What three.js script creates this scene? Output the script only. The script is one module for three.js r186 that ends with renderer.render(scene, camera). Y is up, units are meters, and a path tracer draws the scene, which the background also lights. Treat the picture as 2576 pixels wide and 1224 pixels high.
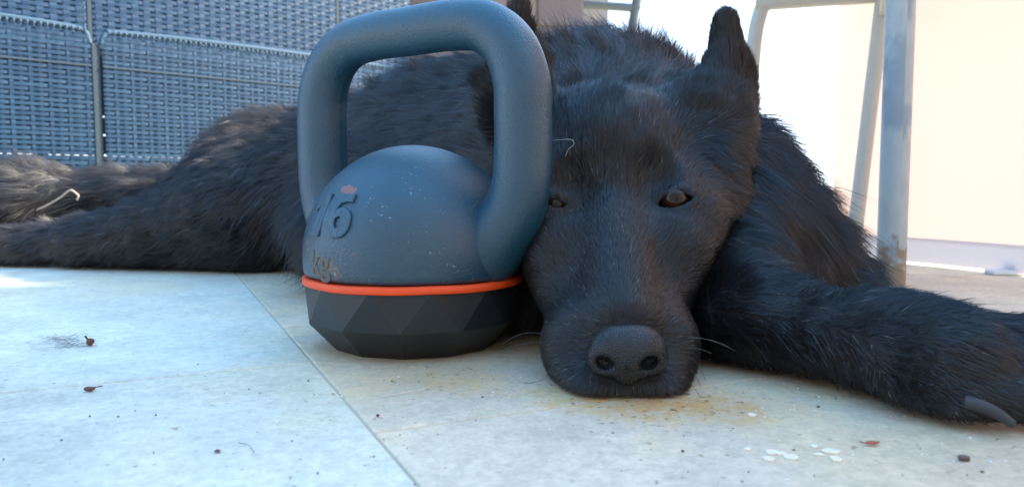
import * as THREE from 'three';
import { mergeGeometries, toCreasedNormals } from 'three/addons/utils/BufferGeometryUtils.js';
import { RoundedBoxGeometry } from 'three/addons/geometries/RoundedBoxGeometry.js';
import { TextGeometry } from 'three/addons/geometries/TextGeometry.js';
import { FontLoader } from 'three/addons/loaders/FontLoader.js';

// ---------------------------------------------------------------- camera, sky, sun, exposure
const EYE = 0.148, PITCH = THREE.MathUtils.degToRad(4.4), FPX = 1909;
const scene = new THREE.Scene();
const camera = new THREE.PerspectiveCamera(35.55, 1024 / 486, 0.02, 2000);
camera.position.set(0, EYE, 0);
camera.rotation.set(-PITCH, 0, 0);
camera.focus = 0.63; camera.userData.fStop = 9;
const renderer = new THREE.WebGLRenderer({ antialias: true });
renderer.toneMapping = THREE.LinearToneMapping;
renderer.toneMappingExposure = 3.3;
renderer.shadowMap.enabled = true;

const sunDir = new THREE.Vector3(0.86, 0.62, -0.41).normalize();
{
  const W = 512, H = 256, data = new Float32Array(W * H * 4);
  for (let r = 0; r < H; r++) for (let c = 0; c < W; c++) {
    const up = ((r + 0.5) / H - 0.5) * Math.PI, az = ((c + 0.5) / W - 0.5) * 2 * Math.PI;
    const y = Math.sin(up), x = Math.cos(az) * Math.cos(up), z = Math.sin(az) * Math.cos(up);
    const cs = x * sunDir.x + y * sunDir.y + z * sunDir.z, o = (r * W + c) * 4;
    const hz = Math.exp(-Math.max(y, 0) * 3.2), g = Math.pow(Math.max(0, cs), 10), g2 = Math.pow(Math.max(0, (cs + 1) / 2), 3);
    const zen = [0.14, 0.41, 0.82], hor = [0.80, 0.88, 0.95];
    for (let k = 0; k < 3; k++) {
      let v = zen[k] * (1 - hz) + hor[k] * hz;
      v = v * (0.8 + 0.5 * g2) + [1.6, 1.45, 1.2][k] * g;
      if (y < 0) v = [0.30, 0.28, 0.25][k];
      data[o + k] = v;
    }
    data[o + 3] = 1;
  }
  const t = new THREE.DataTexture(data, W, H, THREE.RGBAFormat, THREE.FloatType);
  t.mapping = THREE.EquirectangularReflectionMapping; t.magFilter = THREE.LinearFilter; t.minFilter = THREE.LinearFilter; t.needsUpdate = true;
  scene.background = t; scene.environment = t;
}
const sun = new THREE.DirectionalLight(new THREE.Color(1, 0.9, 0.74), 4.2);
sun.position.copy(sunDir).multiplyScalar(10); sun.target.position.set(0, 0, -1.2);
sun.castShadow = true; sun.shadow.radius = 9; sun.shadow.mapSize.set(2048, 2048);
Object.assign(sun.shadow.camera, { left: -4, right: 4, top: 4, bottom: -4, near: 1, far: 30 });
scene.add(sun, sun.target);

// ---------------------------------------------------------------- helpers
const V = (x, y, z) => new THREE.Vector3(x, y, z);
const lerp = THREE.MathUtils.lerp, clamp = THREE.MathUtils.clamp, smooth = THREE.MathUtils.smoothstep;
function rng(seed) { let s = seed | 0; return () => { s = (s + 0x6d2b79f5) | 0; let t = Math.imul(s ^ (s >>> 15), 1 | s); t = (t + Math.imul(t ^ (t >>> 7), 61 | t)) ^ t; return ((t ^ (t >>> 14)) >>> 0) / 4294967296; }; }
const rnd = rng(77);
const cp = Math.cos(PITCH), sp = Math.sin(PITCH);
// a point seen at (px, py) of a 2576-wide photograph, D metres ahead
function at(px, py, D) {
  const x = (px - 1288) / FPX, y = -(py - 612) / FPX;
  const ry = y * cp - sp, rz = y * sp + cp;                       // forward component
  const k = D / rz; return V(x * k, EYE + ry * k, -D);
}
function onFloor(px, py) {
  const x = (px - 1288) / FPX, y = -(py - 612) / FPX, ry = y * cp - sp, rz = y * sp + cp, k = -EYE / ry;
  return V(x * k, 0, -rz * k);
}
function h3(x, y, z) { let n = Math.imul(x, 374761393) + Math.imul(y, 668265263) + Math.imul(z, 2147483647 ^ 0x5bd1e995) | 0; n = Math.imul(n ^ (n >>> 13), 1274126177); return ((n ^ (n >>> 16)) >>> 0) / 4294967296; }
function vnoise(x, y, z = 0) {
  const ix = Math.floor(x), iy = Math.floor(y), iz = Math.floor(z); let fx = x - ix, fy = y - iy, fz = z - iz;
  fx = fx * fx * (3 - 2 * fx); fy = fy * fy * (3 - 2 * fy); fz = fz * fz * (3 - 2 * fz);
  const L = (a, b, t) => a + (b - a) * t;
  return L(L(L(h3(ix, iy, iz), h3(ix + 1, iy, iz), fx), L(h3(ix, iy + 1, iz), h3(ix + 1, iy + 1, iz), fx), fy),
    L(L(h3(ix, iy, iz + 1), h3(ix + 1, iy, iz + 1), fx), L(h3(ix, iy + 1, iz + 1), h3(ix + 1, iy + 1, iz + 1), fx), fy), fz);
}
function fbm(x, y, z, o) { let s = 0, a = 0.5, t = 0; for (let i = 0; i < o; i++) { s += a * vnoise(x, y, z + i * 7.3); t += a; x *= 2.03; y *= 2.03; z *= 2.03; a *= 0.5; } return s / t; }
function dataTex(W, H, fn, srgb, wrap = THREE.RepeatWrapping) {
  const d = new Uint8Array(W * H * 4);
  for (let y = 0; y < H; y++) for (let x = 0; x < W; x++) { const v = fn(x, y); const o = (y * W + x) * 4; if (typeof v === 'number') d[o] = d[o + 1] = d[o + 2] = clamp(v, 0, 1) * 255; else for (let k = 0; k < 3; k++) d[o + k] = clamp(v[k], 0, 1) * 255; d[o + 3] = 255; }
  const t = new THREE.DataTexture(d, W, H); t.wrapS = t.wrapT = wrap; t.magFilter = THREE.LinearFilter; t.minFilter = THREE.LinearFilter;
  if (srgb) t.colorSpace = THREE.SRGBColorSpace; t.needsUpdate = true; return t;
}
const used = new Map();
function numbered(n) { const k = used.get(n) ?? 0; used.set(n, k + 1); return k ? n + '_' + String(k).padStart(3, '0') : n; }
function shade(o) { o.traverse((m) => { if (m.isMesh) { m.castShadow = true; m.receiveShadow = true; } }); return o; }
function thing(name, label, category, pos, group) {
  const o = new THREE.Group(); o.name = numbered(name); if (pos) o.position.copy(pos);
  o.userData = { label, category }; if (group) o.userData.group = group; scene.add(o); return o;
}
function part(name, geo, mat, parent, label) {
  const m = new THREE.Mesh(geo, mat); m.name = name; if (label) m.userData.label = label; m.castShadow = m.receiveShadow = true; parent.add(m); return m;
}
function single(name, label, category, geo, mat, pos, group) {
  const m = new THREE.Mesh(geo, mat); m.name = numbered(name); m.userData = { label, category }; if (group) m.userData.group = group; if (pos) m.position.copy(pos);
  m.castShadow = m.receiveShadow = true; scene.add(m); return m;
}
const std = (o) => new THREE.MeshStandardMaterial(o);
const rgb = (r, g, b) => new THREE.Color().setRGB(r, g, b);
function tube(pts, r, seg = 24, rad = 12, closed = false) { return new THREE.TubeGeometry(new THREE.CatmullRomCurve3(pts, closed, 'centripetal'), seg, r, rad, closed); }
function rod(a, b, r, rad = 20) { const g = new THREE.CylinderGeometry(r, r, a.distanceTo(b), rad, 1); const q = new THREE.Quaternion().setFromUnitVectors(V(0, 1, 0), b.clone().sub(a).normalize()); g.applyQuaternion(q); const m = a.clone().add(b).multiplyScalar(0.5); g.translate(m.x, m.y, m.z); return g; }

// ---------------------------------------------------------------- the floor: a stone terrace, its tiles laid on one great sheet
const fu = V(-0.42, 0, -0.907), fv = V(0.907, 0, -0.42);
const cuv = (x, z) => [x * fu.x + z * fu.z, x * fv.x + z * fv.z];
{
  const floor = new THREE.Group(); floor.name = 'floor'; floor.userData = { kind: 'structure' }; scene.add(floor);
  const S = 2048, span = 2.0;                                       // the print covers 2 m by 2 m of the floor, in the tiles' own axes
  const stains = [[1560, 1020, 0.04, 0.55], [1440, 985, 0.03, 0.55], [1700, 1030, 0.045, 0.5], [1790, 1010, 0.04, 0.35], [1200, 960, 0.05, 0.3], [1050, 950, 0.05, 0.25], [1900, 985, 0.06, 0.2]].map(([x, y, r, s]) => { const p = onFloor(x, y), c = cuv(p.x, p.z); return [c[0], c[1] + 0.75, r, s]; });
  const map = dataTex(S, S, (x, y) => {
    const v = (x / S) * span, u = (y / S) * span;
    const P = (n) => (n * Math.round(span)) ;
    const per = (s, o, k) => fbm(v * s + k, u * s, k, o);
    const big = per(5, 4, 1), mid = per(23, 4, 9), fine = per(160, 3, 4), gr = per(520, 2, 2);
    let a = 0.90 + (big - 0.5) * 0.20 + (mid - 0.5) * 0.16 + (fine - 0.5) * 0.13 + (gr - 0.5) * 0.12;
    let r = a * 1.0, g = a * 0.985, b = a * 0.95;
    const ochre = smooth(per(3.2, 4, 30) + (mid - 0.5) * 0.5, 0.50, 0.72);   // iron-stained bedding of the stone
    r *= 1 - 0.02 * ochre; g *= 1 - 0.04 * ochre; b *= 1 - 0.085 * ochre;
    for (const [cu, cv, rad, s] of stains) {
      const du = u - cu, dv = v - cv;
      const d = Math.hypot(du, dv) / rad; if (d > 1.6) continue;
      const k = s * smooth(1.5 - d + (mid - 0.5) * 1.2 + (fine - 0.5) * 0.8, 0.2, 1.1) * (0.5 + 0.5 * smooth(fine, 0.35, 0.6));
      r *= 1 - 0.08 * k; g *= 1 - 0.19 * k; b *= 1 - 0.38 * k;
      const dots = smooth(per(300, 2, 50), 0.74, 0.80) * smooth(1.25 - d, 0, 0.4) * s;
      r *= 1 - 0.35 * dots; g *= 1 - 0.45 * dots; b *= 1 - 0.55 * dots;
    }
    const sc = smooth(fbm(v * 60, u * 330, 70, 2), 0.80, 0.86) * 0.7 * smooth(per(9, 2, 77), 0.45, 0.6);   // scratches and pits
    r *= 1 - 0.17 * sc; g *= 1 - 0.18 * sc; b *= 1 - 0.18 * sc;
    const pits = smooth(per(210, 2, 91), 0.86, 0.89); r *= 1 - 0.2 * pits; g *= 1 - 0.25 * pits; b *= 1 - 0.3 * pits;
    return [r, g, b];
  }, true, THREE.MirroredRepeatWrapping);
  const bump = dataTex(1024, 1024, (x, y) => 0.5 + (fbm(x * 0.02, y * 0.02, 5, 4) - 0.5) * 0.8 + (fbm(x * 0.25, y * 0.25, 8, 3) - 0.5) * 0.5);
  const tints = [[0.82, 0.79, 0.70], [0.83, 0.70, 0.555], [0.82, 0.70, 0.56], [0.81, 0.78, 0.685]].map((c) => std({ color: rgb(...c), map, bumpMap: bump, bumpScale: 0.0012, roughness: 0.62 }));
  const gm = std({ color: rgb(0.50, 0.43, 0.34), roughness: 0.95, bumpMap: bump, bumpScale: 0.002 });
  const sheet = new THREE.PlaneGeometry(600, 600); sheet.rotateX(-Math.PI / 2); sheet.translate(0, -0.0016, 0);
  { const p = sheet.attributes.position, uv = sheet.attributes.uv; for (let i = 0; i < p.count; i++) uv.setXY(i, p.getX(i) / 1, p.getZ(i) / 1); }
  part('grout_bed', sheet, gm, floor).userData.kind = 'structure';
  const W = 0.5, L = 0.37, v0 = 0.112;
  for (let c = -6; c < 8; c++) for (let k = -4; k < 12; k++) {
    const a0 = v0 + c * W, off = (((c % 2) + 2) % 2 === 1) ? 0.640 : 0.81, b0 = off + (k - 2) * L;
    const mid = fu.clone().multiplyScalar(b0 + L / 2).addScaledVector(fv, a0 + W / 2);
    if (mid.z > 0.6 || mid.z < -4.2 || Math.abs(mid.x) > 3.2) continue;
    const j = 0.0005 + 0.0003 * rnd();
    const g = new RoundedBoxGeometry(W - 2 * j, 0.02, L - 4.5 * j, 2, 0.0018);
    const p = g.attributes.position, n = g.attributes.normal, uv = g.attributes.uv;
    const r = rng(c * 100 + k + 5000);
    for (let i = 0; i < p.count; i++) {
      const x = p.getX(i), z = p.getZ(i);
      uv.setXY(i, (x + a0 + W / 2 + 0.75) / span, (z + b0 + L / 2) / span);
    }
    // local x runs along fv, local z along fu
    const m = new THREE.Matrix4().makeBasis(fv, V(0, 1, 0), fu); 
    if (m.determinant() < 0) { g.scale(1, 1, 1); }
    const idx = c < 0 ? ((h3(c, k, 3) < 0.7) ? 0 : 3) : (h3(c, k, 3) < 0.75 ? 1 : 2);  // cool left tiles, tan right ones: the lens flare's shift put into tile colour
    const t = part('tile', g, tints[idx], floor);
    t.matrixAutoUpdate = false;
    m.setPosition(mid.x, -0.010 - 0.0005 * r(), mid.z); t.matrix.copy(m);
    t.matrix.decompose(t.position, t.quaternion, t.scale); 
    if (m.determinant() < 0) { // mirror inside the geometry instead
      g.scale(1, 1, -1); const ix = g.index; if (ix) for (let q = 0; q < ix.count; q += 3) { const s = ix.getX(q); ix.setX(q, ix.getX(q + 2)); ix.setX(q + 2, s); } else { for (const nm of ['position', 'normal', 'uv']) { const at_ = g.attributes[nm], w = at_.itemSize; for (let q = 0; q < at_.count; q += 3) for (let e = 0; e < w; e++) { const s = at_.array[q * w + e]; at_.array[q * w + e] = at_.array[(q + 2) * w + e]; at_.array[(q + 2) * w + e] = s; } } }
      const m2 = new THREE.Matrix4().makeBasis(fv, V(0, 1, 0), fu.clone().negate()); m2.setPosition(mid.x, m.elements[13], mid.z);
      m2.decompose(t.position, t.quaternion, t.scale); t.matrix.copy(m2);
    }
    t.matrixAutoUpdate = true;
  }
}

// ---------------------------------------------------------------- wicker sofa
{
  const sofa = thing('wicker_sofa', 'blue-grey woven wicker sofa without cushions along the back left', 'sofa', V(0, 0, 0));
  const d = V(0.714, 0, -0.70).normalize(), back = V(-0.70, 0, -0.714).normalize(), O = V(-1.092, 0, -1.619);
  const strandM = [[0.015, 0.054, 0.108], [0.012, 0.047, 0.098], [0.018, 0.060, 0.116]].map((c) => std({ color: rgb(...c), roughness: 0.42 }));
  const frameM = std({ color: rgb(0.03, 0.055, 0.075), roughness: 0.7 }), edgeM = std({ color: rgb(0.04, 0.09, 0.14), roughness: 0.65 });
  // local axes: x along the sofa, y up, z towards the viewer
  sofa.position.copy(O); sofa.quaternion.setFromRotationMatrix(new THREE.Matrix4().makeBasis(d, V(0, 1, 0), back.clone().negate()));
  function strip(n, f, w, th) {                                     // a flat strand: f(i) gives its centre line and width axis
    const pos = [], idx = [];
    for (let i = 0; i <= n; i++) { const [x, y, z, ax] = f(i); const hx = ax ? w / 2 : 0, hy = ax ? 0 : w / 2;
      pos.push(x - hx, y - hy, z - th / 2, x + hx, y + hy, z - th / 2, x + hx * 0.86, y + hy * 0.86, z + th / 2, x - hx * 0.86, y - hy * 0.86, z + th / 2); }
    for (let i = 0; i < n; i++) for (let k = 0; k < 4; k++) { const a = i * 4 + k, b = i * 4 + (k + 1) % 4; idx.push(a, a + 4, b, b, a + 4, b + 4); }
    let g = new THREE.BufferGeometry(); g.setAttribute('position', new THREE.Float32BufferAttribute(pos, 3)); g.setIndex(idx); g = toCreasedNormals(g, 0.7); return g;
  }
  const R = rng(11);
  function weave(x0, x1, y0, y1, z, pitch, row, twill, wv) {
    const nc = Math.round((x1 - x0) / pitch), nr = Math.round((y1 - y0) / row), a = 0.0014;
    for (let r = 0; r < nr; r++) {
      const y = y0 + (r + 0.5) * row, ph = twill ? Math.floor(r / 1) : 0, jit = (R() - 0.5) * 0.0012;
      const f = (i) => { const c = i / 2, x = x0 + c * (x1 - x0) / nc; const k = Math.floor(c + 1e-6); const cell = twill ? ((k + ph * 2) % 4 + 4) % 4 : k % 2 === 0 ? 0 : 3;
        const over = twill ? cell < 3 : (k + r) % 2 === 0; return [x, y + jit + (R() - 0.5) * 0.0006, z + (i % 2 === 1 ? (over ? a : -a) : 0) , false]; };
      part('wicker_strand', strip(nc * 2, f, row * (0.74 + 0.05 * R()), 0.0022), strandM[Math.floor(R() * 3)], sofa);
    }
    for (let c = 0; c < nc; c++) {
      const x = x0 + (c + 0.5) * (x1 - x0) / nc;
      const f = (i) => { const y = y0 + (i / 2) * (y1 - y0) / nr; const r = Math.floor(i / 2); const cell = ((c + r * 2) % 4 + 4) % 4; const over = twill ? cell < 3 : (c + r) % 2 === 0;
        return [x, y, z + (i % 2 === 1 ? (over ? -a : a) : 0) * 1.05, true]; };
      part('wicker_stake', strip(nr * 2, f, wv, 0.0022), strandM[Math.floor(R() * 3)], sofa);
    }
  }
  const H = 0.5;
  weave(-0.55, 0.188, 0.025, H - 0.012, 0, 0.0185, 0.0105, true, 0.0085);
  weave(0.212, 1.08, 0.025, H - 0.012, 0, 0.0185, 0.0105, true, 0.0085);
  // the band line under the rim, the rims and the corner posts
  for (const [x0, x1] of [[-0.55, 0.188], [0.212, 1.085]]) {
    const rim = tube([V(x0, H - 0.03, -0.004), V(x0 + 0.008, H - 0.006, -0.004), V(x0 + 0.02, H - 0.001, -0.004), V(x1 - 0.02, H - 0.001, -0.004), V(x1 - 0.008, H - 0.006, -0.004), V(x1, H - 0.03, -0.004)], 0.006, 80, 10);
    part('rim', rim, edgeM, sofa);
    const wr = []; const n = Math.round((x1 - x0) / 0.0125);
    for (let i = 1; i < n; i++) { const g = new THREE.TorusGeometry(0.0062, 0.0013, 6, 12); g.rotateY(Math.PI / 2 + 0.25); g.scale(2.0, 1, 1); g.translate(x0 + (i / n) * (x1 - x0), H - 0.001, -0.004); wr.push(g); }
    const w = part('rim_wrapping', mergeGeometries(wr), edgeM, sofa); w.userData.kind = 'stuff';
    part('seat_rail', new RoundedBoxGeometry(x1 - x0, 0.004, 0.004, 1, 0.001).translate((x0 + x1) / 2, H - 0.082, 0.0015), frameM, sofa);
    // dark boards added inside so the weave gaps read as shade, slits left open
    for (const [ya, yb] of [[0.03, 0.215], [0.219, 0.262], [0.266, 0.305], [0.308, 0.445]]) part('added_dark_board', new RoundedBoxGeometry(x1 - x0 + 0.012, yb - ya, 0.008, 1, 0.001).translate((x0 + x1) / 2, (ya + yb) / 2, -0.02), frameM, sofa);
  }
  part('seam_post', new RoundedBoxGeometry(0.020, H - 0.03, 0.012, 2, 0.003).translate(0.2, (H - 0.03) / 2, -0.010), frameM, sofa);
  part('seat_deck', new RoundedBoxGeometry(1.62, 0.02, 0.52, 1, 0.003).translate(0.265, 0.455, -0.285), frameM, sofa);
  // the end panel
  for (const [x, z] of [[1.07, -0.04], [1.07, -0.53], [-0.54, -0.53], [0.2, -0.53]]) part('leg', new RoundedBoxGeometry(0.03, 0.5, 0.03, 1, 0.003).translate(x, 0.25, z), frameM, sofa);
  // backrest, set 0.55 m behind
  const bz = -0.55, b0 = 0.49, b1 = 1.22;
  for (const [x0, x1] of [[-0.40, 0.335], [0.352, 1.165], [1.182, 1.50]]) {
    weave(x0, x1, b0, b1, bz, 0.034, 0.0155, false, 0.020);
    part('added_dark_back', new RoundedBoxGeometry(x1 - x0, b1 - b0, 0.006, 1, 0.001).translate((x0 + x1) / 2, (b0 + b1) / 2, bz - 0.012), std({ color: rgb(0.018, 0.042, 0.068), roughness: 0.7 }), sofa);  // dark sheet added behind the backrest weave to keep its gaps in shade
  }
  for (const x of [0.3435, 1.1735]) part('seam_post', new RoundedBoxGeometry(0.014, b1 - b0, 0.014, 2, 0.003).translate(x, (b0 + b1) / 2, bz - 0.006), frameM, sofa);
  part('back_rail', new RoundedBoxGeometry(1.92, 0.03, 0.03, 2, 0.004).translate(0.55, b1 + 0.016, bz), edgeM, sofa);
  part('back_rail', new RoundedBoxGeometry(1.90, 0.02, 0.02, 2, 0.004).translate(0.55, b0 - 0.012, bz - 0.02), frameM, sofa);
}

// ---------------------------------------------------------------- what stands behind: low wall, curtain, metal frames
{
  const stoneM = [[0.22, 0.165, 0.145], [0.25, 0.19, 0.165], [0.20, 0.155, 0.14]].map((c) => std({ color: rgb(...c), roughness: 0.9 }));
  const w = thing('garden_wall', 'low brown stone wall with pale coping behind the dog\'s back', 'wall', V(0, 0, -3.3));
  const R = rng(5);
  for (let r = 0; r < 6; r++) for (let c = 0; c < 5; c++) {
    const bw = 0.2, x = -0.5 + c * bw + (r % 2 ? 0.1 : 0); if (x > 0.36) continue;
    part('stone', new RoundedBoxGeometry(bw - 0.008, 0.152, 0.2, 2, 0.012).translate(x, 0.08 + r * 0.16, (R() - 0.5) * 0.01), stoneM[Math.floor(R() * 3)], w);
  }
  part('mortar', new THREE.BoxGeometry(0.92, 0.95, 0.17).translate(-0.06, 0.475, 0), std({ color: rgb(0.35, 0.3, 0.26), roughness: 1 }), w);
  part('coping', new RoundedBoxGeometry(1.0, 0.07, 0.26, 2, 0.012).translate(-0.04, 0.995, 0), std({ color: rgb(0.42, 0.44, 0.40), roughness: 0.8 }), w);

  const hwall = thing('added_wall', 'plain unseen wall added behind the viewer to shade the front faces', 'wall', V(0, 0, 1.6));  // unseen wall, added to block low sky and darken the fronts
  part('plaster', new RoundedBoxGeometry(7, 2.9, 0.25, 1, 0.01).translate(0, 1.45, 0.125), std({ color: rgb(0.32, 0.31, 0.29), roughness: 0.95 }), hwall);
  part('plinth', new RoundedBoxGeometry(7, 0.18, 0.03, 1, 0.004).translate(0, 0.09, -0.015), std({ color: rgb(0.25, 0.24, 0.23), roughness: 0.9 }), hwall);
  // sheet of translucent curtain along the right side
  const A = onFloor(2100, 642), B = onFloor(2576, 693), dir = B.clone().sub(A).setY(0).normalize(), len = 2.6, Hc = 1.55;
  const weaveBump = dataTex(256, 256, (x, y) => 0.5 + 0.25 * Math.sin(x * Math.PI / 2) * Math.cos(y * Math.PI / 2) + (fbm(x * 0.06, y * 0.06, 3, 3) - 0.5) * 0.5);
  weaveBump.repeat.set(12, 12);
  const cloth = new THREE.MeshPhysicalMaterial({ color: rgb(0.65, 0.475, 0.415), roughness: 1, transmission: 0.25, thickness: 0, specularIntensity: 0.1, bumpMap: weaveBump, bumpScale: 0.0003, side: THREE.DoubleSide });
  const hemM = new THREE.MeshPhysicalMaterial({ color: rgb(0.78, 0.755, 0.77), roughness: 1, transmission: 0.25, thickness: 0, specularIntensity: 0.1, side: THREE.DoubleSide });
  const c = thing('curtain', 'pale pink backlit cloth curtain hanging at the right with a white hem', 'curtain', A);
  c.quaternion.setFromRotationMatrix(new THREE.Matrix4().makeBasis(dir, V(0, 1, 0), dir.clone().cross(V(0, 1, 0)).normalize()));
  const wave = (x, y) => 0.012 * Math.sin(x * 7 + 0.6) * (0.4 + y * 0.4) + 0.006 * Math.sin(x * 17 + y * 2) + 0.004 * Math.sin(x * 3 + y * 5);
  function clothGeo(y0, y1, nx, ny, dz) { const g = new THREE.PlaneGeometry(len, y1 - y0, nx, ny); g.translate(len / 2, (y0 + y1) / 2, 0); const p = g.attributes.position; for (let i = 0; i < p.count; i++) p.setZ(i, wave(p.getX(i), p.getY(i)) + dz); g.computeVertexNormals(); return g; }
  part('cloth', clothGeo(0.045, Hc, 120, 40, 0), cloth, c);
  part('hem', mergeGeometries([clothGeo(0.004, 0.05, 120, 4, 0.003), clothGeo(0.004, 0.05, 120, 4, -0.003)]), hemM, c);
  part('rail', new THREE.CylinderGeometry(0.015, 0.015, len, 16).rotateZ(Math.PI / 2).translate(len / 2, Hc, 0), std({ color: rgb(0.7, 0.7, 0.72), roughness: 0.4 }), c);
  const clip = thing('floor_clip', 'small white plastic clip on the floor at the curtain hem', 'clip', onFloor(2530, 690).setY(0.0));
  part('base', new RoundedBoxGeometry(0.055, 0.008, 0.03, 2, 0.003).translate(0, 0.004, 0), std({ color: rgb(0.75, 0.75, 0.78), roughness: 0.4 }), clip);
  part('jaw', new RoundedBoxGeometry(0.024, 0.012, 0.02, 2, 0.003).translate(0.02, 0.0125, 0), std({ color: rgb(0.75, 0.72, 0.72), roughness: 0.4 }), clip);

  // painted tube frames
  const paint = dataTex(256, 1024, (x, y) => {
    const n = fbm(x * 0.03, y * 0.03, 2, 4), s = 0.6 * smooth(fbm(x * 0.02, y * 0.012, 8, 4), 0.54, 0.72);
    let c = [0.78 + (n - 0.5) * 0.1, 0.80 + (n - 0.5) * 0.1, 0.80 + (n - 0.5) * 0.1]; const rust = smooth(1 - y / 190 + (fbm(x * 0.05, y * 0.05, 4, 3) - 0.5) * 1.0, 0.45, 0.75);
    c = c.map((v, k) => lerp(v, v * [0.72, 0.78, 0.86][k], s)); return c.map((v, k) => lerp(v, [0.64, 0.56, 0.47][k], rust)); }, true);
  const metal = std({ color: rgb(0.75, 0.78, 0.78), map: paint, roughness: 0.45, bumpMap: paint, bumpScale: 0.0003 });
  const plain = std({ color: rgb(0.50, 0.50, 0.45), roughness: 0.5 });
  const ch = thing('metal_chair', 'pale grey metal chair on round tube legs behind the dog\'s right ear', 'chair', V(0, 0, 0));
  const L1a = V(0.568, 0, -1.13), L1b = V(0.572, 0.62, -1.14), L2a = at(2142, 660, 1.43).setY(0), L2b = V(L2a.x + 0.045, 0.52, -1.43), L3a = V(0.455, 0, -1.52), L3b = V(0.478, 0.505, -1.50);
  part('leg', rod(L1a, L1b, 0.0205, 28), metal, ch, 'thick front leg with a rusty foot');
  part('leg', rod(L2a, L2b, 0.0138, 20), plain, ch);
  part('leg', tube([L3a, L3a.clone().lerp(L3b, 0.5), L3a.clone().lerp(L3b, 0.9), V(L3b.x + 0.012, 0.505, -1.50)], 0.0145, 20, 16), plain, ch);
  part('rail', rod(V(L3b.x - 0.006, 0.497, -1.50), V(L2b.x, 0.497, -1.43), 0.0135, 16), plain, ch);
  { const a = V(L2b.x - 0.002, 0.47, -1.415), b = V(L1b.x + 0.005, 0.56, -1.15); const g = new RoundedBoxGeometry(0.026, 0.03, a.distanceTo(b), 1, 0.003); g.lookAt(b.clone().sub(a)); g.translate((a.x + b.x) / 2, (a.y + b.y) / 2, (a.z + b.z) / 2); part('brace', g, plain, ch); }
  { const s = new THREE.Shape(); s.moveTo(0.44, 1.10); s.lineTo(0.74, 1.10); s.lineTo(0.70, 1.50); s.lineTo(0.44, 1.53); s.closePath(); const g = new THREE.ExtrudeGeometry(s, { depth: 0.02, bevelSize: 0.004, bevelThickness: 0.004, bevelSegments: 2 }); g.rotateX(-Math.PI / 2); g.translate(0, 0.63, 0); part('seat', g, plain, ch); }
  const grey = std({ color: rgb(0.10, 0.12, 0.12), roughness: 0.5 });
  const c2 = thing('folding_chair', 'dark grey metal chair frame far behind the dog\'s back', 'chair', V(0, 0, 0));
  const q = (x, y) => at(x, y, 2.6);
  const f1 = q(1624, -10), f2 = q(1606, 75), g1 = q(1470, 10), g2 = q(1609, 21);
  const foot = f2.clone().add(f2.clone().sub(f1).multiplyScalar(f2.y / (f1.y - f2.y)));
  part('leg', rod(foot, V(f1.x, f1.y + 0.15, f1.z), 0.016, 14), grey, c2);
  part('rail', rod(g1, g2, 0.014, 14), grey, c2);
  const footB = V(foot.x - 0.42, 0, foot.z - 0.02);
  part('leg', rod(footB, V(footB.x + 0.03, f1.y + 0.15, footB.z), 0.016, 14), grey, c2);
  part('seat', new RoundedBoxGeometry(0.46, 0.03, 0.4, 2, 0.01).translate(foot.x - 0.2, f1.y + 0.165, foot.z - 0.1), grey, c2);
}

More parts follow.
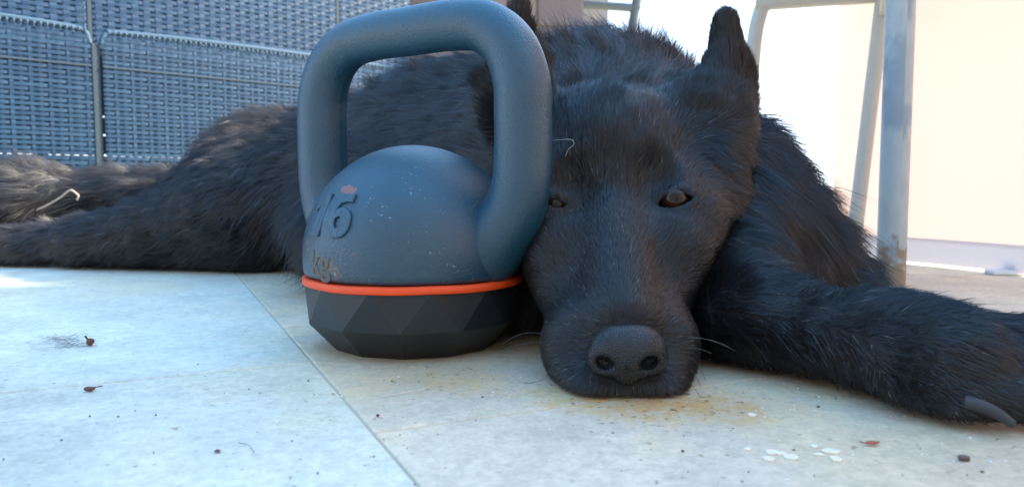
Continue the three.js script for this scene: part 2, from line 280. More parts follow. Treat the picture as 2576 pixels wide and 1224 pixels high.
// ---------------------------------------------------------------- kettlebell
const KB = V(-0.092, 0, -0.712), kR = 0.102, kC = 0.083;
{
  const kb = thing('kettlebell', 'blue-grey cast kettlebell with an orange band and black faceted base beside the dog\'s head', 'kettlebell', KB);
  const peel = dataTex(512, 512, (x, y) => { const w = 512, s = 40; const f = (a, b) => fbm((a / w) * s, (b / w) * s, 1.5, 2); return 0.5 + (f(x, y) - 0.5) * 1.4; });
  const peelB = peel.clone(); peelB.repeat.set(16, 8); peelB.needsUpdate = true;
  // print of the ball: chips of orange primer, rust, chalky scuffs
  const az = (px) => px, Wm = 2048, Hm = 1024;
  const chips = [[-0.72, 33, 4.2, 2.6], [-0.66, 32, 2.6, 2.4], [-0.70, 31, 2.0, 1.4]];
  const body = [0.010, 0.056, 0.092];
  const ballMap = dataTex(Wm, Hm, (x, y) => {
    const lon = (x / Wm - 0.5) * 360, lat = (y / Hm - 0.5) * 180;     // lon 0 faces the viewer
    const n = fbm(x * 0.012, y * 0.012, 3, 4), f = fbm(x * 0.09, y * 0.09, 6, 3);
    let c = body.map((v) => v * (1 + (n - 0.5) * 0.25 + (f - 0.5) * 0.12));
    const low = smooth(-lat + (n - 0.5) * 40, -2, 14);                 // rusty grime with a grain of its own above the band
    const grime = low * smooth(f + (n - 0.5) * 0.6, 0.42, 0.62) * smooth(-lon, -20, 45);
    c = c.map((v, k) => lerp(v, [0.075, 0.062, 0.05][k], 0.75 * grime));
    const rust = smooth(fbm(x * 0.05, y * 0.05, 12, 3) - Math.hypot((lon + 44) / 16, (lat + 4) / 11) * 0.22, 0.36, 0.5);
    c = c.map((v, k) => lerp(v, [0.17, 0.085, 0.04][k], 0.6 * rust));
    const scuff = smooth(fbm(x * 0.16, y * 0.16, 20, 2), 0.80, 0.85) * smooth(fbm(x * 0.014, y * 0.014, 25, 2), 0.56, 0.68);
    c = c.map((v, k) => lerp(v, [0.30, 0.36, 0.38][k], 0.7 * scuff));
    for (const [lx, ly, a, b] of [[-37, 37.0, 5.5, 2.6], [-32, 35.4, 3.4, 3.0], [-60, 8, 1.3, 1.6], [-21, -11, 2.0, 0.7], [33, -11.4, 3, 0.6]]) {
      const d = Math.hypot((lon - lx) / a, (lat - ly) / b) + (f - 0.5) * 0.9; const k2 = smooth(1.05 - d, 0, 0.12);
      c = c.map((v, k) => lerp(v, [0.24, 0.085, 0.065][k], k2));
    }
    return c.map((v) => Math.pow(v, 1 / 2.2));
  }, true);
  const iron = new THREE.MeshPhysicalMaterial({ ior: 1.65, color: rgb(1, 1, 1), map: ballMap, roughness: 0.35, bumpMap: peelB, bumpScale: 0.0004 });
  const peelH = peel.clone(); peelH.repeat.set(18, 4); peelH.needsUpdate = true;
  const ironH = new THREE.MeshPhysicalMaterial({ ior: 1.65, color: rgb(...body), roughness: 0.35, bumpMap: peelH, bumpScale: 0.0004 });
  // ball, turned profile
  const prof = []; const y0 = 0.0655;
  for (let i = 0; i <= 48; i++) { const y = lerp(y0, kC + kR, Math.sin((i / 48) * Math.PI / 2)); prof.push([Math.sqrt(Math.max(0, kR * kR - (y - kC) ** 2)), y]); }
  prof[prof.length - 1][0] = 0.0001;
  const pts = [[0.0001, y0 - 0.0005], [kR - 0.008, y0 - 0.0005], [kR - 0.003, y0 + 0.001], ...prof.slice(1)].map(([r, y]) => new THREE.Vector2(r, y));
  const ball = new THREE.LatheGeometry(pts, 128, Math.PI);          // seam at the back; u = 0.5 faces the viewer
  { const p = ball.attributes.position, uv = ball.attributes.uv; for (let i = 0; i < p.count; i++) { const yy = clamp((p.getY(i) - kC) / kR, -1, 1); uv.setY(i, Math.asin(yy) / Math.PI + 0.5); } }
  part('ball', ball, iron, kb);
  // handle: its plane is turned so that the right leg comes nearer
  const hw = 0.121, hd = V(0.834, 0, 0.551);
  const hp = [[-0.058, 0.080], [-0.086, 0.097], [-0.107, 0.119], [-0.1175, 0.146], [-0.120, 0.175], [-0.1200, 0.205], [-0.1185, 0.235], [-0.106, 0.265], [-0.082, 0.2835], [-0.05, 0.289], [0, 0.2895], [0.05, 0.289], [0.082, 0.2835], [0.106, 0.265], [0.1185, 0.235], [0.1200, 0.205], [0.120, 0.175], [0.1175, 0.146], [0.107, 0.119], [0.086, 0.097], [0.058, 0.080]];
  const curve = new THREE.CatmullRomCurve3(hp.map(([w, y]) => V(hd.x * w * hw / 0.1195, y, hd.z * w * hw / 0.1195)), false, 'centripetal');
  const NT = 160, NR = 32, hpos = [], huv = [], hidx = [];
  const frames = curve.computeFrenetFrames(NT, false);
  const nrm = V(-hd.z, 0, hd.x);
  for (let i = 0; i <= NT; i++) {
    const t = i / NT, c = curve.getPointAt(t), T = curve.getTangentAt(t), N = T.clone().cross(nrm).normalize(), e = Math.min(t, 1 - t);
    const flare = 0.012 * Math.exp(-Math.pow(e / 0.085, 2)), rr = lerp(0.0246, 0.0222, smooth(e, 0.25, 0.40)) + flare;
    for (let k = 0; k <= NR; k++) { const a = (k / NR) * Math.PI * 2; const p = c.clone().addScaledVector(N, Math.cos(a) * rr).addScaledVector(nrm, Math.sin(a) * rr); hpos.push(p.x, p.y, p.z); huv.push(t, k / NR); }
  }
  for (let i = 0; i < NT; i++) for (let k = 0; k < NR; k++) { const a = i * (NR + 1) + k, b = a + NR + 1; hidx.push(a, b, a + 1, b, b + 1, a + 1); }
  const hg = new THREE.BufferGeometry(); hg.setAttribute('position', new THREE.Float32BufferAttribute(hpos, 3)); hg.setAttribute('uv', new THREE.Float32BufferAttribute(huv, 2)); hg.setIndex(hidx); hg.computeVertexNormals();
  part('handle', hg, ironH, kb);
  // orange band
  const band = new THREE.LatheGeometry([[0.094, 0.0582], [0.1015, 0.0584], [0.1026, 0.0594], [0.1028, 0.0618], [0.1026, 0.0642], [0.1012, 0.0652], [0.094, 0.0653]].map(([r, y]) => new THREE.Vector2(r, y)), 128);
  { const p = band.attributes.position; for (let i = 0; i < p.count; i++) { const a = Math.atan2(p.getZ(i), p.getX(i)); p.setY(i, p.getY(i) + 0.00025 * Math.sin(a * 5 + 1) + 0.00015 * Math.sin(a * 11)); } band.computeVertexNormals(); }
  part('band', band, std({ color: rgb(0.95, 0.085, 0.012), roughness: 0.5 }), kb);
  // faceted rubber base
  const N = 12, U = [], Md = [], Bt = [], tri = [];
  for (let i = 0; i < N; i++) { const a = (i / N) * Math.PI * 2 + 0.26, b = a + Math.PI / N; U.push(V(Math.cos(a) * 0.1005, 0.0592, Math.sin(a) * 0.1005)); Md.push(V(Math.cos(b) * 0.1005, 0.026, Math.sin(b) * 0.1005)); Bt.push(V(Math.cos(b) * 0.076, 0.0, Math.sin(b) * 0.076)); }
  const P3 = (...v) => v.forEach((p) => tri.push(p.x, p.y, p.z));
  const cT = V(0, 0.0592, 0), cB = V(0, 0, 0);
  for (let i = 0; i < N; i++) { const j = (i + 1) % N, h = (i + N - 1) % N; P3(U[i], Md[i], Md[h]); P3(U[i], U[j], Md[i]); P3(Md[i], Bt[i], Bt[h]); P3(Md[i], Bt[h], Md[h]); P3(cT, U[j], U[i]); P3(cB, Bt[h], Bt[i]); }
  let bg = new THREE.BufferGeometry(); bg.setAttribute('position', new THREE.Float32BufferAttribute(tri, 3)); bg.computeVertexNormals();
  { const p = bg.attributes.position, uv = []; for (let i = 0; i < p.count; i++) uv.push(Math.atan2(p.getZ(i), p.getX(i)) * 2, p.getY(i) * 20); bg.setAttribute('uv', new THREE.Float32BufferAttribute(uv, 2)); }
  part('base', bg, std({ color: rgb(0.014, 0.016, 0.018), roughness: 0.42, bumpMap: peel, bumpScale: 0.0001, side: THREE.DoubleSide }), kb);
  // cast figures, bent onto the ball
  const font = await new FontLoader().loadAsync('fonts/droid/sans_bold.typeface.json').catch(() => new FontLoader().loadAsync('fonts/droid/droid_sans_bold.typeface.json'));
  function cast(text, size, lon, lat, depth, mat) {
    let g = new TextGeometry(text, { font, size, depth, curveSegments: 8, bevelEnabled: true, bevelSize: size * 0.03, bevelThickness: 0.0007, bevelSegments: 2 });
    g.computeBoundingBox(); const b = g.boundingBox; g.translate(-(b.min.x + b.max.x) / 2, -(b.min.y + b.max.y) / 2, 0);
    const p = g.attributes.position;
    for (let i = 0; i < p.count; i++) {
      const la = lat + p.getY(i) / kR, lo = lon + p.getX(i) / (kR * Math.cos(lat)), r = kR - 0.0006 + p.getZ(i);
      p.setXYZ(i, Math.sin(lo) * Math.cos(la) * r, kC + Math.sin(la) * r, Math.cos(lo) * Math.cos(la) * r);
    }
    g.computeVertexNormals(); return g;
  }
  const D2 = Math.PI / 180;
  part('numeral', cast('16', 0.037, -42 * D2, 23 * D2, 0.0020), ironH, kb, 'raised number 16');
  part('lettering', cast('kg', 0.019, -44 * D2, -2 * D2, 0.0006), std({ color: rgb(0.11, 0.10, 0.09), roughness: 0.6 }), kb, 'rusty letters kg');
}

// ---------------------------------------------------------------- the dog
// distance helpers: tapered capsule, ellipsoid, smooth union
const cone = (a, b, ra, rb) => { const ba = b.clone().sub(a), l2 = ba.lengthSq(); return (x, y, z) => { const px = x - a.x, py = y - a.y, pz = z - a.z; const t = clamp((px * ba.x + py * ba.y + pz * ba.z) / l2, 0, 1); const dx = px - ba.x * t, dy = py - ba.y * t, dz = pz - ba.z * t; return Math.sqrt(dx * dx + dy * dy + dz * dz) - lerp(ra, rb, t); }; };
const blob = (c, rx, ry, rz, axes) => (x, y, z) => { let px = x - c.x, py = y - c.y, pz = z - c.z; if (axes) { const a = px * axes[0].x + py * axes[0].y + pz * axes[0].z, b = px * axes[1].x + py * axes[1].y + pz * axes[1].z, d = px * axes[2].x + py * axes[2].y + pz * axes[2].z; px = a; py = b; pz = d; } px /= rx; py /= ry; pz /= rz; const k = Math.sqrt(px * px + py * py + pz * pz), k2 = Math.sqrt(px * px / rx / rx + py * py / ry / ry + pz * pz / rz / rz); return k2 > 1e-9 ? k * (k - 1) / k2 : -Math.min(rx, ry, rz); };
const smin = (a, b, k) => { const h = Math.max(k - Math.abs(a - b), 0) / k; return Math.min(a, b) - h * h * k * 0.25; };
const smax = (a, b, k) => -smin(-a, -b, k);

// head axes: M on the bridge between the eyes; f along the muzzle, s to the viewer's right, u out of the bridge
const M = at(1546, 488, 0.645), NT_ = at(1578, 815, 0.515);
const hf = NT_.clone().sub(M).normalize(), hs0 = V(1, -0.03 + 0.075, 0), hu = hs0.clone().cross(hf).negate().normalize();
if (hu.y < 0) hu.negate();
const hs = hf.clone().cross(hu).normalize(); if (hs.x < 0) hs.negate();
const HL = (s, f, u) => M.clone().addScaledVector(hs, s).addScaledVector(hf, f).addScaledVector(hu, u);
const HA = [hs, hf, hu];
const muzzleLen = NT_.distanceTo(M);

// each piece of anatomy: [distance, hair length, flow of the hair, blend, colour tone]
const HEAD = [], BODY = [];
const addH = (d, len, flow, k = 0.03) => HEAD.push({ d, len, flow, k });
const addB = (d, len, flow, k = 0.05, tone = 0) => BODY.push({ d, len, flow, k, tone });

// skull, muzzle, jaw, cheeks, brows
addH(blob(V(0.095, 0.158, -0.775), 0.084, 0.078, 0.105), 0.015, null, 0.03);
addH(cone(HL(0, -0.01, -0.040), HL(0, muzzleLen - 0.024, -0.024), 0.036, 0.0225), 0.006, null, 0.022);
for (const s of [-1, 1]) {
  addH(cone(HL(0.030 * s, 0.035, -0.070), HL(0.0265 * s, muzzleLen - 0.034, -0.052), 0.028, 0.0265), 0.006, null, 0.020);
  addH(cone(HL(0.027 * s, muzzleLen - 0.05, -0.075), HL(0.020 * s, muzzleLen - 0.018, -0.060), 0.022, 0.018), 0.007, null, 0.02);
  addH(blob(V(0.095 + 0.053 * s, 0.115, -0.750), 0.038, 0.052, 0.06), 0.018, null, 0.04);            // cheek
  addH(cone(at(1560 + 94 * s, 880, 0.580), at(1564 + 84 * s, 958, 0.552), 0.0255, 0.021), 0.007, null, 0.02);
  addH(cone(HL(0.036 * s, -0.03, -0.012), HL(0.062 * s, -0.014, -0.036), 0.018, 0.017), 0.009, null, 0.03);   // brow
  addH(blob(HL(0.043 * s, 0.035, -0.055), 0.017, 0.03, 0.018, HA), 0.007, null, 0.03);
}
addH(cone(V(0.080, 0.024, -0.575), V(0.092, 0.062, -0.74), 0.024, 0.05), 0.01, null, 0.03);
addH(cone(at(1505, 978, 0.533), at(1651, 978, 0.533), 0.016, 0.016), 0.007, null, 0.02);
// ears
const earTips = [at(1826, 38, 0.79), at(1303, 0, 0.79)];
addH(cone(at(1790, 305, 0.77), at(1829, 185, 0.78), 0.036, 0.0205), 0.014, V(0, 1, 0), 0.04);
addH(cone(at(1830, 190, 0.78), at(1826, 52, 0.79), 0.0205, 0.0105), 0.007, V(-0.05, 1, 0), 0.012);
addH(cone(at(1312, 290, 0.765), at(1296, 170, 0.78), 0.030, 0.019), 0.018, V(-0.2, 1, 0), 0.03);
addH(cone(at(1296, 170, 0.78), at(1304, 22, 0.79), 0.0175, 0.0065), 0.012, V(0.05, 1, 0), 0.012);
addH(blob(at(1742, 410, 0.775), 0.036, 0.06, 0.05), 0.013, null, 0.05);
addH(cone(at(1784, 470, 0.740), at(1700, 635, 0.650), 0.031, 0.024), 0.011, null, 0.04);
addH(cone(at(1350, 480, 0.740), at(1412, 640, 0.655), 0.028, 0.021), 0.010, null, 0.04);
// carved: the hollow beside the bridge, under each brow
const hollows = [-1, 1].map((s) => blob(HL(0.036 * s, s > 0 ? -0.015 : -0.006, 0.007), 0.018, 0.027, 0.019, HA));
function headField(x, y, z) { let d = 1; for (const p of HEAD) d = smin(d, p.d(x, y, z), p.k); for (const h of hollows) d = smax(d, -h(x, y, z), 0.018); return d; }
function hitHead(px, py) { const o = V(0, EYE, 0), q = at(px, py, 0.8).sub(o).normalize(), p = o.clone().addScaledVector(q, 0.4); for (let i = 0; i < 120; i++) { const d = headField(p.x, p.y, p.z); if (d < 0.0003) break; p.addScaledVector(q, d * 0.7); } return p; }
function grad(f, p, e = 0.002) { return V(f(p.x + e, p.y, p.z) - f(p.x - e, p.y, p.z), f(p.x, p.y + e, p.z) - f(p.x, p.y - e, p.z), f(p.x, p.y, p.z + e) - f(p.x, p.y, p.z - e)).normalize(); }

// eyes
const eyeSpots = [[1697, 501], [1398, 514]].map(([x, y]) => { const p = hitHead(x, y), n = grad(headField, p, 0.006); return { p, n }; });
const eyeR = 0.0135;
const sockets = [], lids = [];
for (const [i, e] of eyeSpots.entries()) {
  const look = V(0, EYE, 0).sub(e.p).normalize(); e.out = e.n.clone().lerp(look, 0.75).normalize();
  e.side = V(0, 1, 0).cross(e.out).normalize(); e.up = e.out.clone().cross(e.side).normalize();
  if (!i) e.p.addScaledVector(e.up, -0.0012);
  e.c = e.p.clone().addScaledVector(e.out, i ? -0.0130 : -0.0118).addScaledVector(e.up, 0.0030);
  const tilt = i ? 0.22 : -0.22; const sx = e.side.clone().multiplyScalar(Math.cos(tilt)).addScaledVector(e.up, -Math.sin(tilt)), su = e.up.clone().multiplyScalar(Math.cos(tilt)).addScaledVector(e.side, Math.sin(tilt));
  e.w = i ? 0.0095 : 0.0155; e.h = i ? 0.0030 : 0.0064; const RR = (e.w * e.w + e.h * e.h) / (2 * e.h), of = RR - e.h;
  e.lens = (x, y, z) => { const px = x - e.p.x, py = y - e.p.y, pz = z - e.p.z, a = px * sx.x + py * sx.y + pz * sx.z, b = px * su.x + py * su.y + pz * su.z; return Math.max(Math.hypot(a, b - of), Math.hypot(a, b + of)) - RR; };
  sockets.push((x, y, z) => Math.max(e.lens(x, y, z), Math.hypot(x - e.p.x, y - e.p.y, z - e.p.z) - 0.02));
  lids.push(blob(e.p.clone().addScaledVector(e.out, -0.006), 0.0165, 0.0112, 0.0098, [sx, su, e.out]));
}
function headFull(x, y, z) {
  let d = headField(x, y, z); for (const l of lids) d = smin(d, l(x, y, z), 0.008);
  for (const s of sockets) d = smax(d, -s(x, y, z), 0.003);
  return d;
}

// neck, trunk, limbs, tail
const down = V(0, -1, 0.1), rearward = V(-0.75, -0.1, -0.65);
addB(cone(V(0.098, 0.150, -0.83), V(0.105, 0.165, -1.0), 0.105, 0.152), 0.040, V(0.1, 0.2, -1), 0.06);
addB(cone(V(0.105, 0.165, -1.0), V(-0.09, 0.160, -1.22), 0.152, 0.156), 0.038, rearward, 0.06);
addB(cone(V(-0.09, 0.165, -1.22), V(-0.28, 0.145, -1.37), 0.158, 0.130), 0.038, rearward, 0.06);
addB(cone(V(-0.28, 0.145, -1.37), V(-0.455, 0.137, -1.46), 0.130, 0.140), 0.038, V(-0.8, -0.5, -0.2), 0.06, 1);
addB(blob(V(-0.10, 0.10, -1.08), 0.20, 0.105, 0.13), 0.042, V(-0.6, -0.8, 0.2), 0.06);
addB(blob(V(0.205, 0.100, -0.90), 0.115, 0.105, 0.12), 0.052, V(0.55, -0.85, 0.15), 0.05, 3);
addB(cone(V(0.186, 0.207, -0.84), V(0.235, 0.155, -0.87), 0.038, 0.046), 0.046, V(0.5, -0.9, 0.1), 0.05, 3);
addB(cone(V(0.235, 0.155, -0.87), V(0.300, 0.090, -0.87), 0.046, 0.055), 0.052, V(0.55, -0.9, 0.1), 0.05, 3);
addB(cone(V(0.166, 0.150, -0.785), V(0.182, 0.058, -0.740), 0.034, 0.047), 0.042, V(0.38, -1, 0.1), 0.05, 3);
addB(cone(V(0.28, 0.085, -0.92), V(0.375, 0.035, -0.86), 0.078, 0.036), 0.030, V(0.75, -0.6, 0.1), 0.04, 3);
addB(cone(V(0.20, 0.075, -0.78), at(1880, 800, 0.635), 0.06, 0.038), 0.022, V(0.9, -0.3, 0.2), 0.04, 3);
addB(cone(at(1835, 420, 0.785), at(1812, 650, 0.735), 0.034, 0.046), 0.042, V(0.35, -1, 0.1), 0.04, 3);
// foreleg lying towards the right of the frame, and its paw
const el = at(1860, 805, 0.632), wr = at(2250, 872, 0.525), pw = at(2380, 898, 0.486);
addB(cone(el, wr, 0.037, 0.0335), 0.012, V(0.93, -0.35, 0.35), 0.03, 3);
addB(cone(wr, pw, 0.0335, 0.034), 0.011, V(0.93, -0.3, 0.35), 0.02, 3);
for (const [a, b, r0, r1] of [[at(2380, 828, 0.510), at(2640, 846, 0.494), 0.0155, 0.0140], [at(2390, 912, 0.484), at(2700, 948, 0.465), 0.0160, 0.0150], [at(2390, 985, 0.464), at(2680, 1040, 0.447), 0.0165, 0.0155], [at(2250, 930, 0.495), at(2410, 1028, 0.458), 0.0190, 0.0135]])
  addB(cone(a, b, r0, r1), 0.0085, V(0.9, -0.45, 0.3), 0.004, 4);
// the other foreleg and the chest, folded under, in the gap between kettlebell and muzzle
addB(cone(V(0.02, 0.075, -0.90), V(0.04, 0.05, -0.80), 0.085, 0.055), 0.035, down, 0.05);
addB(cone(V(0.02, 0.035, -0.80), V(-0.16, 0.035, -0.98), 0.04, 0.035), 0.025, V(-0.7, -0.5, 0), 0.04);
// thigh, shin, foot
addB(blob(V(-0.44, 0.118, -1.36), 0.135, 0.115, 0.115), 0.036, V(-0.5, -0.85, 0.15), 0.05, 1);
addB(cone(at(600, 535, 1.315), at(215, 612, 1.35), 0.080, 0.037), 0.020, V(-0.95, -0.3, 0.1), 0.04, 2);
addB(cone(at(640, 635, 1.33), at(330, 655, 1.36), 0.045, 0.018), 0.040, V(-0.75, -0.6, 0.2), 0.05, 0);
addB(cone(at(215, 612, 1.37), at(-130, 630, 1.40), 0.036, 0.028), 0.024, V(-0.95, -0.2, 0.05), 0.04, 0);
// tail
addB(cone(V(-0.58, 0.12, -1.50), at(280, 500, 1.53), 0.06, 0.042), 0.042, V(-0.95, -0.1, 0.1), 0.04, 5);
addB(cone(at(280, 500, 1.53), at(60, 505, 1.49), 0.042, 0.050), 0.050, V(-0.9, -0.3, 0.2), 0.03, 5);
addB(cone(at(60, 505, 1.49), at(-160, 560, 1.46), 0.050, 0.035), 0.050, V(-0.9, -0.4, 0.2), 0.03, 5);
function bodyField(x, y, z) { let d = 1; for (const p of BODY) d = smin(d, p.d(x, y, z), p.k); return smax(d, 0.002 - y, 0.006); }
function headFloor(x, y, z) { return smax(headFull(x, y, z), 0.0015 - y, 0.004); }

// surface nets: a closed skin round the zero of a field
function skin(f, lo, hi, cell) {
  const nx = Math.ceil((hi.x - lo.x) / cell) + 1, ny = Math.ceil((hi.y - lo.y) / cell) + 1, nz = Math.ceil((hi.z - lo.z) / cell) + 1;
  const v = new Float32Array(nx * ny * nz), id = new Int32Array(nx * ny * nz).fill(-1), I = (i, j, k) => (k * ny + j) * nx + i;
  const Q = 5, far = cell * Q * 1.15;                                // blocks wholly away from the surface are filled with one value
  for (let K = 0; K < nz; K += Q) for (let J = 0; J < ny; J += Q) for (let I0 = 0; I0 < nx; I0 += Q) {
    const c = f(lo.x + (I0 + Q / 2 - 0.5) * cell, lo.y + (J + Q / 2 - 0.5) * cell, lo.z + (K + Q / 2 - 0.5) * cell), skip = Math.abs(c) > far;
    for (let k = K; k < Math.min(nz, K + Q); k++) for (let j = J; j < Math.min(ny, J + Q); j++) for (let i = I0; i < Math.min(nx, I0 + Q); i++) v[I(i, j, k)] = skip ? c : f(lo.x + i * cell, lo.y + j * cell, lo.z + k * cell);
  }
  const pos = [], idx = [];
  const E = [[0, 1], [2, 3], [4, 5], [6, 7], [0, 2], [1, 3], [4, 6], [5, 7], [0, 4], [1, 5], [2, 6], [3, 7]], q = new Float32Array(8);
  for (let k = 0; k < nz - 1; k++) for (let j = 0; j < ny - 1; j++) for (let i = 0; i < nx - 1; i++) {
    let m = 0; for (let c = 0; c < 8; c++) { q[c] = v[I(i + (c & 1), j + ((c >> 1) & 1), k + (c >> 2))]; if (q[c] < 0) m++; }
    if (m === 0 || m === 8) continue;
    let x = 0, y = 0, z = 0, n = 0;
    for (const [a, b] of E) if ((q[a] < 0) !== (q[b] < 0)) { const t = q[a] / (q[a] - q[b]); x += lerp(a & 1, b & 1, t); y += lerp((a >> 1) & 1, (b >> 1) & 1, t); z += lerp(a >> 2, b >> 2, t); n++; }
    id[I(i, j, k)] = pos.length / 3; pos.push(lo.x + (i + x / n) * cell, lo.y + (j + y / n) * cell, lo.z + (k + z / n) * cell);
  }
  const quad = (a, b, c, d, flip) => { if (a < 0 || b < 0 || c < 0 || d < 0) return; if (flip) idx.push(a, c, b, a, d, c); else idx.push(a, b, c, a, c, d); };
  for (let k = 1; k < nz - 1; k++) for (let j = 1; j < ny - 1; j++) for (let i = 1; i < nx - 1; i++) {
    const s = v[I(i, j, k)] < 0;
    if (s !== (v[I(i + 1, j, k)] < 0)) quad(id[I(i, j - 1, k - 1)], id[I(i, j, k - 1)], id[I(i, j, k)], id[I(i, j - 1, k)], !s);
    if (s !== (v[I(i, j + 1, k)] < 0)) quad(id[I(i - 1, j, k - 1)], id[I(i - 1, j, k)], id[I(i, j, k)], id[I(i, j, k - 1)], !s);
    if (s !== (v[I(i, j, k + 1)] < 0)) quad(id[I(i - 1, j - 1, k)], id[I(i, j - 1, k)], id[I(i, j, k)], id[I(i - 1, j, k)], !s);
  }
  const g = new THREE.BufferGeometry(); g.setAttribute('position', new THREE.Float32BufferAttribute(pos, 3)); g.setIndex(idx); g.computeVertexNormals(); return g;
}
const dogBody = skin(bodyField, V(-1.12, -0.012, -1.68), V(0.52, 0.40, -0.40), 0.011);
const dogHead = skin(headFloor, V(-0.06, -0.006, -0.92), V(0.26, 0.345, -0.49), 0.0034);

const dog = thing('dog', 'long-haired black dog lying on the floor with its chin down, looking at the viewer', 'dog', V(0, 0, 0));
const skinM = std({ color: rgb(0.012, 0.012, 0.014), roughness: 0.8 });
part('body', mergeGeometries([dogBody, dogHead]), skinM, dog);

// ------------- fur
const NOSE = at(1578, 880, 0.50);
function strandsOn(geo, field, prims, count, seed, groom) {
  const p = geo.attributes.position.array, N0 = geo.attributes.normal.array, ix = geo.index.array, nt = ix.length / 3, cum = new Float32Array(nt); let tot = 0;
  const a = V(), b = V(), c = V(), R = rng(seed), cam = V(0, EYE, 0);
  for (let t = 0; t < nt; t++) { a.fromArray(p, ix[t * 3] * 3); b.fromArray(p, ix[t * 3 + 1] * 3); c.fromArray(p, ix[t * 3 + 2] * 3); const n = b.clone().sub(a).cross(c.clone().sub(a)); const ar = n.length() / 2; n.normalize(); const m = a.clone().add(b).add(c).multiplyScalar(1 / 3); const fc = n.dot(cam.clone().sub(m).normalize()); tot += ar * (fc > -0.25 ? 1 : 0.14) * groom.density(m, n); cum[t] = tot; }
  const pos = [], nor = [], col = [], idx = [];
  for (let s = 0; s < count; s++) {
    const r = R() * tot; let lo = 0, hi = nt - 1; while (lo < hi) { const m = (lo + hi) >> 1; if (cum[m] < r) lo = m + 1; else hi = m; }
    a.fromArray(p, ix[lo * 3] * 3); b.fromArray(p, ix[lo * 3 + 1] * 3); c.fromArray(p, ix[lo * 3 + 2] * 3);
    let u = R(), v = R(); if (u + v > 1) { u = 1 - u; v = 1 - v; }
    const root = a.clone().multiplyScalar(1 - u - v).addScaledVector(b, u).addScaledVector(c, v);
    if (root.y < 0.004) continue;
    const n = V().fromArray(N0, ix[lo * 3] * 3).multiplyScalar(1 - u - v).addScaledVector(V().fromArray(N0, ix[lo * 3 + 1] * 3), u).addScaledVector(V().fromArray(N0, ix[lo * 3 + 2] * 3), v).normalize();
    const h = groom.hair(root, n, R); if (!h) continue;
    const { flow, len, lift, width, curl, clump, tint } = h;
    const tan = flow.clone().addScaledVector(n, -flow.dot(n)); if (tan.lengthSq() < 1e-6) tan.set(1, 0, 0.01).addScaledVector(n, -n.x); tan.normalize();
    // waviness shared by neighbours, then locks that gather towards a centre of their own
    const ns = 55, wv = V(vnoise(root.x * ns, root.y * ns, root.z * ns + 9) - 0.5, vnoise(root.x * ns + 31, root.y * ns, root.z * ns) - 0.5, vnoise(root.x * ns, root.y * ns + 57, root.z * ns) - 0.5);
    const d0 = tan.clone().multiplyScalar(Math.cos(lift)).addScaledVector(n, Math.sin(lift)).addScaledVector(wv, curl * 1.5).add(V(R() - 0.5, R() - 0.5, R() - 0.5).multiplyScalar(0.26)).normalize();
    const tip = root.clone().addScaledVector(d0, len * 0.55);
    const d1 = d0.clone().addScaledVector(n, -0.55 * Math.sin(lift)).addScaledVector(wv, curl).add(V(0, -0.25 * Math.min(1, len / 0.04), 0)).normalize();
    const end = tip.clone().addScaledVector(d1, len * 0.55);
    if (clump > 0) { const cs = h.cell, kx = Math.floor(root.x / cs), ky = Math.floor(root.y / cs), kz = Math.floor(root.z / cs);
      const cc = V((kx + 0.2 + 0.6 * h3(kx, ky, kz)) * cs, (ky + 0.2 + 0.6 * h3(kx + 9, ky, kz)) * cs, (kz + 0.2 + 0.6 * h3(kx, ky + 5, kz)) * cs), off = cc.sub(root); off.addScaledVector(d0, -off.dot(d0));
      tip.addScaledVector(off, clump * 0.35); end.addScaledVector(off, clump); }
    if (tip.y < 0.0015) tip.y = 0.0015 + R() * 0.002; if (end.y < 0.001) end.y = 0.001 + R() * 0.002;
    const side = d0.clone().cross(V(0, EYE, 0).sub(root)).normalize().add(V(R() - 0.5, R() - 0.5, R() - 0.5).multiplyScalar(0.9)).normalize().multiplyScalar(width / 2);
    const base = pos.length / 3, mid1 = root.clone().lerp(tip, 0.5).addScaledVector(n, len * 0.02), k = groom.fine ? 1 : 2;
    const nn = n.clone().multiplyScalar(0.8).addScaledVector(V(R() - 0.5, R() - 0.5, R() - 0.5), 0.7);
    const put = (q, w, d) => { const m = nn.clone().addScaledVector(d, -nn.dot(d)).normalize(); pos.push(q.x - side.x * w, q.y - side.y * w, q.z - side.z * w, q.x + side.x * w, q.y + side.y * w, q.z + side.z * w); nor.push(m.x, m.y, m.z, m.x, m.y, m.z); col.push(...tint, ...tint); };
    put(root.clone().addScaledVector(n, -0.001), 1, d0); if (k === 2) put(tip.clone().lerp(mid1, 0.15), 0.9, d0.clone().lerp(d1, 0.5).normalize()); else put(tip, 0.8, d1);
    { const m = nn.clone().addScaledVector(d1, -nn.dot(d1)).normalize(); pos.push(end.x, end.y, end.z); nor.push(m.x, m.y, m.z); col.push(...tint); }
    idx.push(base, base + 1, base + 2, base + 1, base + 3, base + 2, base + 2, base + 3, base + 4);
  }
  const g = new THREE.BufferGeometry(); g.setAttribute('position', new THREE.Float32BufferAttribute(pos, 3)); g.setAttribute('normal', new THREE.Float32BufferAttribute(nor, 3)); g.setAttribute('color', new THREE.Float32BufferAttribute(col, 3)); g.setIndex(idx); return g;
}
const TONES = [0.026, 0.026, 0.026, 0.017, 0.018, 0.024].map((v) => [v, v * 0.84, v * 0.82]);  // one black coat; trunk, hind and tail tones lightened to imitate veiling glare
